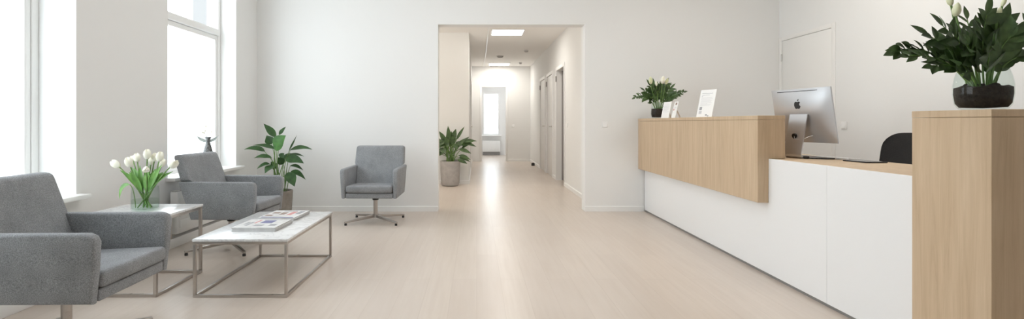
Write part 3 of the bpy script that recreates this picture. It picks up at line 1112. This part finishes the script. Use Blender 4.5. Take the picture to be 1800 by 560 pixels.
# the big lily bowl on the oak pillar
CAPZ = 1.175
BP = Vector((2.200, 2.30, CAPZ + 0.0005))
t = thing('lily_plant', 'large dark green lily plant with white buds in a glass bowl on the oak pillar', 'potted plant', BP)
r, hh = 0.098, 0.175
K = .80
outer = [(0, 0), (.070, 0), (.100, .006), (.118, .026), (.1255, .070), (.1245, .110), (.117, .145), (.106, hh)]
inner = [(.1035, hh - .0005), (.1145, .144), (.1215, .110), (.1222, .070), (.115, .030), (.098, .012), (0, .008)]
MB().lathe([(a * K, b2) for a, b2 in outer + inner], 48).build('glass_bowl', 'glass', t)
sp = [(0, .0085), (.097, .0125), (.1135, .030), (.1205, .070), (.1198, .098)]
top = [(.10, .104), (.07, .100), (.04, .108), (0, .105)]
MB().lathe([(a * K, b2) for a, b2 in sp + top], 40, mod=lambda R, Z, A: (R, Z + (.004 * math.sin(5 * A + R * 60) if (Z > .097 and R < .095) else 0))).build('soil', 'soil', t)
sm = MB()
rnd = random.Random(3)
for k in range(16):
    a = rnd.uniform(0, 2 * PI)
    R = rnd.uniform(.02, .075)
    s = rnd.uniform(.008, .014)
    sm.lathe([(0, -s * .6), (s * .8, -s * .3), (s, .1 * s), (s * .6, s * .6), (0, s * .7)], 7, (R * math.cos(a), R * math.sin(a), .107), mod=lambda q, z_, A: (q * (1 + .2 * math.sin(3 * A)), z_))
sm.build('bark_chips', 'soil', t)
lv, st = MB(), MB()
rnd = random.Random(5)


def bp(px, py, dy=0.0):
    return at(px, py, BP.y + dy) - BP


# end pixel of each stem, depth, bow control pixel, leaflets, leaflet length
stems = [((1572, 92), -.06, (1640, 66), 24, .070, .034), ((1598, 98), -.10, (1660, 90), 12, .080, .028), ((1632, 62), .08, (1690, 92), 11, .105, .040),
         ((1658, 46), -.02, (1700, 84), 12, .105, .036), ((1700, 34), .10, (1712, 84), 11, .090, .030), ((1734, 26), -.06, (1722, 80), 14, .110, .040),
         ((1758, 44), -.05, (1738, 86), 10, .120, .052), ((1780, 62), -.10, (1745, 88), 7, .115, .044),
         ((1806, 66), .0, (1765, 92), 8, .105, .038), ((1800, 100), -.08, (1760, 100), 7, .085, .028),
         ((1640, 116), -.10, (1690, 104), 11, .085, .032), ((1700, 78), -.14, (1710, 100), 10, .110, .046), ((1830, 30), .1, (1775, 80), 8, .10, .036),
         ((1742, 80), -.15, (1735, 104), 9, .110, .046), ((1660, 88), .06, (1700, 104), 10, .10, .040),
         ((1678, 62), -.10, (1704, 96), 10, .105, .042), ((1668, 104), -.13, (1700, 108), 9, .095, .038), ((1716, 58), .04, (1717, 90), 10, .11, .044), ((1770, 96), .08, (1745, 104), 9, .10, .042)]
for k, (e, dy, c, n, ll, lw) in enumerate(stems):
    tip = bp(*e, dy)
    cc = bp(*c, dy * .5)
    r0 = Vector((max(-.06, min(.06, tip.x * .25)), max(-.05, min(.05, dy * .3)), .092))
    spray(lv, st, bez(r0, cc, tip, 10), n, ll, lw, rnd, start=.30, spread=.55 if k in (0, 1, 10) else 1.0)
for (b0, b1, dy, sz) in (((1680, 29), (1684, 4), -.08, .95), ((1672, 10), (1668, -10), .0, .9), ((1752, 34), (1759, 12), -.06, .75), ((1761, 12), (1770, -8), .02, .55)):
    p0, p1 = bp(*b0, dy), bp(*b1, dy)
    r0 = Vector((max(-.05, min(.05, p0.x * .3)), dy * .3, .092))
    st.tube(bez(r0, (p0.x * .7, p0.y * .8, p0.z * .55), p0 + (p1 - p0) * .05, 8), 0.0042, 7)
    bud(t, st, p0, p1, sz)
lv.build('foliage', 'leaf', t, 60)
st.build('stems', 'stem', t)

# ------------------------------------------------------------------ reception desk
PX, WX, CXE = 2.05, 2.13, 2.25
PY = 3.86
PTOP = 1.175
t = thing('oak_counter', 'raised oak veneer counter hanging over the white desk front', 'counter', (PX, PY, 0))
L = YB - 0.003 - PY
MB().prism([(0, .54), (WX - PX - .001, .54), (WX - PX - .001, .861), (CXE - PX, .861), (CXE - PX, 1.1435), (0, 1.1435)], 'y', 0, L, 0.0015, 1).build('body', 'oak', t)
MB().box(-.001, CXE - PX + .001, -.001, L, 1.145, PTOP, 0.0015, 1).build('top_slab', 'oak', t)
WY0 = 2.4935
t = thing('white_desk_front', 'long matte white desk base below the oak counter and worktop', 'desk', (WX, WY0, 0))
L = YB - 0.016 - WY0
SE = 3.22 - WY0
MB().box(0, .02, .0, SE - .0006, .022, .86, .0012, 1).build('front_panel', 'white', t)
MB().box(0, .02, SE + .0006, L, .022, .86, .0012, 1).build('front_panel', 'white', t)
MB().box(.021, .16, .004, L, .022, .828).build('carcass', 'white', t)
MB().box(.012, .15, .0, L, .0, .0215).build('plinth', 'plinth', t)
t = thing('oak_worktop', 'low oak worktop behind the white front, carrying the computer', 'worktop', (WX + .0205, WY0, .829))
MB().box(0, .60, 0, L, 0, .030, .001, 1).build('board', 'oak', t)
MB().box(.55, .575, .03, L - .03, -.08, -.0005).build('rear_rail', 'oak', t)
t = thing('oak_pillar', 'oak veneer pillar closing the desk at the right edge', 'pillar', (PX, 2.107, 0))
MB().box(0, .42, 0, .385, 0, 1.1435, .0012, 1).build('body', 'oak', t)
MB().box(-.001, .421, -.001, .386, 1.145, CAPZ, .0015, 1).build('top_slab', 'oak', t)

# small lily on the counter
SP = Vector((2.142, 6.26, PTOP + .0005))
t = thing('lily_plant', 'small bushy lily plant in a dark glass pot on the far end of the counter', 'potted plant', SP)
MB().lathe([(0, 0), (.055, 0), (.072, .01), (.080, .05), (.076, .11), (.070, .19), (.067, .19), (.072, .11), (.075, .05), (.068, .013), (0, .01)], 32).build('glass_pot', 'glass', t)
MB().lathe([(0, .011), (.066, .014), (.0745, .05), (.071, .112), (0, .118)], 28).build('soil', 'soil', t)
lv, st = MB(), MB()
rnd = random.Random(9)


def spx(px, py, dy=0.0):
    return at(px, py, SP.y + dy) - SP


for (e, dy, c, n, ll) in (((1117, 171), -.05, (1138, 158), 12, .065), ((1201, 162), -.05, (1180, 166), 13, .065), ((1134, 160), .05, (1147, 168), 9, .10),
                          ((1142, 150), -.1, (1150, 165), 12, .12), ((1150, 150), .05, (1153, 165), 12, .12), ((1160, 151), -.08, (1157, 165), 12, .12),
                          ((1170, 148), .06, (1161, 165), 12, .12), ((1178, 156), -.1, (1165, 168), 11, .11), ((1184, 168), -.12, (1168, 172), 9, .09),
                          ((1130, 172), -.12, (1145, 172), 9, .09), ((1150, 162), -.14, (1153, 175), 8, .10),
                          ((1175, 172), .05, (1164, 175), 8, .10), ((1156, 158), .0, (1156, 172), 9, .10)):
    tip = spx(*e, dy)
    r0 = Vector((max(-.035, min(.035, tip.x * .2)), max(-.03, min(.03, dy * .3)), .11))
    spray(lv, st, bez(r0, spx(*c, dy * .5), tip, 8), n, ll, .030, rnd, start=.36)
for (b0, b1, dy, sz, mm) in (((1144, 148), (1143, 134), -.14, .9, 'bud'), ((1164, 147), (1166, 133), -.15, 1.1, 'petal'), ((1170, 148), (1174, 137), -.13, .9, 'bud'), ((1154, 151), (1153, 142), -.15, .8, 'petal')):
    p0, p1 = spx(*b0, dy), spx(*b1, dy)
    st.tube(bez((p0.x * .2, dy * .3, .112), (p0.x * .6, p0.y * .7, p0.z * .55), p0 + (p1 - p0) * .05, 6), .004, 6)
    bud(t, st, p0, p1, sz, mm)
lv.build('foliage', 'leaf', t, 60)
st.build('stems', 'stem', t)


# cards on the counter: a leaning sheet with a back strut, facing -X
def card(name, label, pos, rz, wd, ht, lean, marks):
    t = thing(name, label, 'sign' if name == 'sign_stand' else 'card', (*pos, PTOP + .001), rz)
    hw = wd / 2
    a = math.radians(lean)
    up = Vector((math.sin(a), 0, math.cos(a)))
    nrm = Vector((-math.cos(a), 0, math.sin(a)))

    def pt(u, v, o):     # u from the right-hand (-y) side seen from the front ... +y is left
        return Vector((0, hw - wd * u, 0)) + up * (ht * v) + nrm * o
    B = MB()
    B.hexa([pt(0, 0, 0), pt(1, 0, 0), pt(1, 0, -.003), pt(0, 0, -.003)], [pt(0, 1, 0), pt(1, 1, 0), pt(1, 1, -.003), pt(0, 1, -.003)])
    sheet = B.build('sheet', 'paper', t)
    k = ht * .62
    s0 = up * k - nrm * .0035
    MB().bar(s0, (s0.x + .055, 0, .0015), .03, .002, .035, .002).build('strut', 'paper', t)
    for (mm, u0, u1, v0, v1, nm) in marks:
        g = MB()
        g.hexa([pt(u0, v0, .0002), pt(u1, v0, .0002), pt(u1, v0, .0006), pt(u0, v0, .0006)], [pt(u0, v1, .0002), pt(u1, v1, .0002), pt(u1, v1, .0006), pt(u0, v1, .0006)])
        g.build(nm, mm, sheet)
    return t


paleink = mat('pale_print', (0.62, 0.62, 0.63), 0.7)
M['paleink'] = paleink
txt = [('paleink', .12, .12 + q, .80 - .07 * k, .815 - .07 * k, 'printed_text') for k, q in enumerate((.72, .76, .66, .74, .70, .5, .72))]
card('card', 'plain white leaning card beside the small lily pot on the counter', (2.095, 5.90), math.radians(18), .13, .185, 14, txt)
card('card', 'narrow white picture card between the plain card and the tall sign', (2.115, 5.70), math.radians(10), .075, .18, 14,
     [('brownink', .35, .75, .80, .93, 'printed_picture'), ('paleink', .2, .8, .62, .64, 'printed_text'), ('redink', .1, .35, .45, .55, 'printed_picture'), ('paleink', .2, .7, .54, .56, 'printed_text')])
txt = [('ink', .12, .80, .86, .875, 'printed_text'), ('ink', .12, .62, .80, .81, 'printed_text'), ('ink', .12, .20, .745, .76, 'printed_text')]
txt += [('paleink', .12, .12 + q, .70 - .035 * k, .708 - .035 * k, 'printed_text') for k, q in enumerate((.68, .72, .6, .7, .66, .7, .45, .68, .62))]
txt += [('ink', .12, .28, .26, .37, 'printed_picture'), ('paleink', .12, .30, .12, .22, 'printed_picture'), ('ink', .56, .68, .05, .10, 'printed_picture'), ('ink', .70, .78, .02, .06, 'printed_picture')]
card('sign_stand', 'tall white printed notice leaning on the middle of the oak counter', (2.115, 4.93), math.radians(17), .205, .262, 13, txt)

# ------------------------------------------------------------------ computer, seen from behind
WZ = .8595
CPOS = Vector((2.44, 3.965, WZ))
t = thing('desktop_computer', 'silver all-in-one computer seen from behind on the oak worktop', 'computer', CPOS, math.radians(13))
W_, Hs = .535, .405
tl_ = math.radians(9.3)
hub = Vector((.012, 0, .318))      # slab centre
upv = Vector((-math.sin(tl_), 0, math.cos(tl_)))
bk = Vector((-math.cos(tl_), 0, -math.sin(tl_)))
tb = bmesh.new()
nu, nv = 22, 16


def slab_pt(u, v, o):
    return hub + Vector((0, 1, 0)) * (u * W_ / 2) + upv * (v * Hs / 2) + bk * o


grid = []
for j in range(nv + 1):
    v = -1 + 2 * j / nv
    row = []
    for i in range(nu + 1):
        u = -1 + 2 * i / nu
        th = .010 + .026 * (1 - abs(u) ** 2.6) * (1 - abs(v) ** 2.6)
        row.append(tb.verts.new(slab_pt(u, v, th)))
    grid.append(row)
for j in range(nv):
    for i in range(nu):
        tb.faces.new((grid[j][i], grid[j][i + 1], grid[j + 1][i + 1], grid[j + 1][i]))
front = [tb.verts.new(slab_pt(u, v, 0)) for u, v in ((-1, -1), (1, -1), (1, 1), (-1, 1))]
rim_ = [grid[0], [g[-1] for g in grid], grid[-1][::-1], [g[0] for g in grid][::-1]]
for k in range(4):
    e = rim_[k]
    tb.faces.new([front[k]] + e + [front[(k + 1) % 4]])
tb.faces.new(front)
m = MB()
m._merge(tb)
sl = m.build('housing', 'alu', t, 40)
g = MB()
g.hexa([slab_pt(-.96, -.62, -.0005), slab_pt(.96, -.62, -.0005), slab_pt(.96, -.62, -.0025), slab_pt(-.96, -.62, -.0025)],
       [slab_pt(-.96, .96, -.0005), slab_pt(.96, .96, -.0005), slab_pt(.96, .96, -.0025), slab_pt(-.96, .96, -.0025)])
g.build('screen', 'screen', t)


def th_at(u, v):
    return .010 + .026 * (1 - abs(u) ** 2.6) * (1 - abs(v) ** 2.6)


# dark slot near the top edge
g = MB()
us = [-.60 + 1.38 * k / 14 for k in range(15)]
for a, b2 in zip(us, us[1:]):
    v0, v1 = .905, .925
    g.hexa([slab_pt(a, v0, th_at(a, v0) - .001), slab_pt(b2, v0, th_at(b2, v0) - .001), slab_pt(b2, v0, th_at(b2, v0) + .0008), slab_pt(a, v0, th_at(a, v0) + .0008)],
           [slab_pt(a, v1, th_at(a, v1) - .001), slab_pt(b2, v1, th_at(b2, v1) - .001), slab_pt(b2, v1, th_at(b2, v1) + .0008), slab_pt(a, v1, th_at(a, v1) + .0008)])
g.build('slot', 'screen', sl)
# apple emblem: outline of the fruit with its bite, and the leaf; x runs to the viewer's right
ap = [(0, .33), (.10, .37), (.24, .40), (.36, .36), (.44, .27)]
ap += [(.44 - .17 * math.sin(PI * k / 6) - .0 * k, .27 - .44 * k / 6) for k in range(1, 6)]
ap += [(.47, -.17), (.42, -.31), (.31, -.46), (.20, -.52), (.10, -.49), (0, -.46), (-.10, -.49), (-.20, -.52), (-.32, -.45), (-.43, -.28), (-.48, -.08), (-.48, .10), (-.43, .26), (-.33, .36), (-.22, .40), (-.10, .37)]
lf = [(0, .44), (.02, .56), (.10, .67), (.22, .72), (.21, .60), (.13, .49)]
g = MB()
LS = .060
uc, vc = .04, .42
for poly in (ap, lf):
    tb = bmesh.new()
    A, B2 = [], []
    for x, y in poly:
        u = uc - (x * LS) / (W_ / 2)
        v = vc + (y * LS) / (Hs / 2)
        A.append(tb.verts.new(slab_pt(u, v, th_at(u, v) - .0005)))
        B2.append(tb.verts.new(slab_pt(u, v, th_at(u, v) + .0009)))
    n = len(poly)
    tb.faces.new(B2)
    tb.faces.new(A[::-1])
    for k in range(n):
        tb.faces.new((A[k], A[(k + 1) % n], B2[(k + 1) % n], B2[k]))
    g._merge(tb)
g.build('emblem', 'black', sl)
# bent plate stand
path = [(-.032, .325), (-.045, .26), (-.062, .17), (-.080, .075), (-.088, .035), (-.084, .014), (-.068, .004), (-.03, .0035), (.10, .0035)]
hw = .080
tb = bmesh.new()
rows = []
for i, (x, z) in enumerate(path):
    a = Vector((path[max(i - 1, 0)][0], path[max(i - 1, 0)][1]))
    c = Vector((path[min(i + 1, len(path) - 1)][0], path[min(i + 1, len(path) - 1)][1]))
    d = (c - a).normalized()
    nrm = Vector((-d.y, d.x))
    th = .0035
    rows.append([tb.verts.new((x + nrm.x * th * s, y, max(.0003, z + nrm.y * th * s))) for s, y in ((1, -hw), (1, hw), (-1, hw), (-1, -hw))])
for a, b2 in zip(rows, rows[1:]):
    for k in range(4):
        tb.faces.new((a[k], a[(k + 1) % 4], b2[(k + 1) % 4], b2[k]))
tb.faces.new(rows[0])
tb.faces.new(rows[-1][::-1])
m = MB()
m._merge(tb)
stand = m.build('stand', 'alu', t, 50)
MB().tube([(-.064, .0, .165), (-.0745, .0, .163)], .020, 20).build('cable_hole', 'screen', stand)
MB().tube(bez((-.075, -.004, .163), (-.088, -.01, .12), (-.060, -.086, .15), 8) + bez((-.060, -.086, .15), (-.045, -.115, .165), (-.018, -.112, .17), 6)[1:], .0028, 8).build('power_cable', 'alu', t)

t = thing('keyboard', 'thin white keyboard lying in front of the computer', 'keyboard', (2.595, 3.90, WZ), math.radians(13))
MB().prism([(-.06, .0005), (.06, .0005), (.06, .006), (-.06, .014)], 'y', -.215, .215, .001, 1).build('case', 'alu', t)
k = MB()
for i in range(5):
    for j in range(15):
        x = -.052 + i * .022
        y = -.207 + j * .0278
        zk = .0138 - (x + .06) / .12 * .008
        k.box(x, x + .018, y, y + .024, zk - .002, zk + .003)
k.build('keys', 'paper', t)
t = thing('tablet', 'flat black tablet lying beside the keyboard on the worktop', 'tablet', (2.60, 3.545, WZ), math.radians(5))
MB().box(-.075, .075, -.10, .10, .0005, .008, .003).build('case', 'black', t)
MB().box(-.068, .068, -.092, .092, .0081, .0086).build('screen', 'screen', t)
t = thing('cable', 'short black cable with plugs lying on the worktop behind the stand', 'cable', (2.40, 3.80, WZ))
MB().tube([(.02, .06, .006), (.06, .02, .006), (.10, -.02, .006), (.15, -.03, .006)], .005, 8).build('cord', 'black', t)
MB().box(-.012, .022, .05, .075, .0005, .018, .003).build('plug', 'black', t)

# ------------------------------------------------------------------ office chair behind the desk
t = thing('office_chair', 'black office chair behind the desk, half hidden by the oak pillar', 'office chair', (3.06, 4.06, 0), math.radians(8))
tb = bmesh.new()
nu, nv = 12, 10
rows = {0: [], 1: []}
for j in range(nv + 1):
    v = j / nv
    z = .56 + .485 * v
    for s in (0, 1):
        row = []
        for i in range(nu + 1):
            u = -1 + 2 * i / nu
            hw = .225 * (1 - .10 * v) * (1 - .16 * max(0, (v - .70) / .30) ** 3)
            zz = z - (.05 * abs(u) ** 3.5 * (v ** 4))
            x = .235 + .035 * (1 - u * u) * .9 - .0 + .05 * (v - .3) + (.035 if s else 0)
            row.append(tb.verts.new((x, u * hw, zz)))
        rows[s].append(row)
for s in (0, 1):
    for j in range(nv):
        for i in range(nu):
            f = (rows[s][j][i], rows[s][j][i + 1], rows[s][j + 1][i + 1], rows[s][j + 1][i])
            tb.faces.new(f)
A, B2 = rows[0], rows[1]
for j in range(nv):
    tb.faces.new((A[j][0], A[j + 1][0], B2[j + 1][0], B2[j][0]))
    tb.faces.new((A[j][-1], B2[j][-1], B2[j + 1][-1], A[j + 1][-1]))
for i in range(nu):
    tb.faces.new((A[-1][i], A[-1][i + 1], B2[-1][i + 1], B2[-1][i]))
    tb.faces.new((A[0][i], B2[0][i], B2[0][i + 1], A[0][i + 1]))
m = MB()
m._merge(tb)
m.build('backrest', 'mesh', t, 50)
MB().box(-.24, .22, -.235, .235, .44, .51, .028, 4).build('seat', 'mesh', t, 50)
MB().tube(bez((.10, 0, .425), (.33, 0, .41), (.315, 0, .66), 8), .018, 10).build('back_support', 'black', t)
MB().lathe([(0, .438), (.09, .438), (.09, .415), (.03, .40), (.028, .10), (.045, .10), (.045, .075), (0, .075)], 20).build('column', 'black', t)
for k in range(5):
    a = 2 * PI * k / 5 + .3
    d = Vector((math.cos(a), math.sin(a), 0))
    lg = MB().bar(d * .04 + Vector((0, 0, .09)), d * .30 + Vector((0, 0, .072)), .045, .03, .03, .02, .004).build('leg', 'black', t)
    n_ = Vector((-d.y, d.x, 0))
    c = d * .285 + Vector((0, 0, .0275))
    MB().tube([c - n_ * .02, c + n_ * .02], .027, 16).tube([c + Vector((0, 0, .02)), c + Vector((0, 0, .036))], .010, 8).build('caster', 'black', lg)

# ------------------------------------------------------------------ the building across the street
t = thing('building', 'pale brick building across the street seen through the upper window pane', 'building', (-9.0, 16.6, 0))
MB().box(-1.5, 0, 0, 1.3, -1, 12).build('brick_wall', 'brick', t)
MB().box(-1.5, .12, 1.3, 8, -1, 12).build('rendered_wall', 'white', t)
MB().box(-1.5, .10, -.30, -.02, -1, 12).build('corner_pilaster', 'white', t)
MB().box(-1.5, .25, -.35, 8, 12, 12.4).build('cornice', 'white', t)

# ------------------------------------------------------------------ light
wd_ = bpy.data.worlds.new('sky')
sc.world = wd_
wd_.use_nodes = True
bg = wd_.node_tree.nodes['Background']
bg.inputs['Color'].default_value = (0.88, 0.95, 1.0, 1)
bg.inputs['Strength'].default_value = 4.7


def area(name, loc, sx, sy, power, col, rot=(0, 0, 0), spread=180):
    l = bpy.data.lights.new(name, 'AREA')
    l.shape = 'RECTANGLE'
    l.size, l.size_y = sx, sy
    l.energy = power
    l.spread = math.radians(spread)
    l.color = col
    o = bpy.data.objects.new(name, l)
    COL.objects.link(o)
    o.location = loc
    o.rotation_euler = rot
    return o


cool, warm = (0.97, 0.98, 1.0), (1.0, 0.95, 0.88)
for x, y, c, p, sprd in ((0.4, 2.6, cool, 16, 180), (-0.4, 4.8, cool, 16, 180), (2.4, 4.4, warm, 27, 180)):
    area('unseen_fill', (x, y, ZC - .01), 1.2, 0.6, p, c, spread=sprd)  # unseen fill lights added below the ceiling to brighten the room
area('unseen_fill', (-1.6, 8.3, CZ - .01), .6, .6, 5, warm)  # fill light added out of view to lift the corridor
area('unseen_fill_up', (-1.5, 7.5, 2.0), .4, .4, 26, warm, (PI, 0, 0))  # added upward fill hidden in the alcove, brightens the corridor ceiling
area('unseen_fill', (.8, 17.2, CZ - .01), .6, .6, 14, cool)  # added unseen fill that brightens the room past the end doorway

# ------------------------------------------------------------------ camera and output
cam = bpy.data.cameras.new('camera')
co = bpy.data.objects.new('camera', cam)
COL.objects.link(co)
co.location = (0, 0, H)
co.rotation_euler = (PI / 2, 0, 0)
cam.sensor_width = 36
cam.sensor_fit = 'HORIZONTAL'
cam.lens = F / 1800 * 36
cam.shift_x = (900 - VX) / 1800
cam.shift_y = -(280 - VY) / 1800
cam.clip_start = .05
sc.camera = co

sc.view_settings.view_transform = 'Standard'
sc.view_settings.look = 'None'
sc.view_settings.gamma = 1
sc.view_settings.exposure = 0.12
sc.view_settings.use_curve_mapping = False
sc.cycles.use_denoising = True
sc.cycles.diffuse_bounces = 7
sc.cycles.max_bounces = 14
sc.cycles.transparent_max_bounces = 24
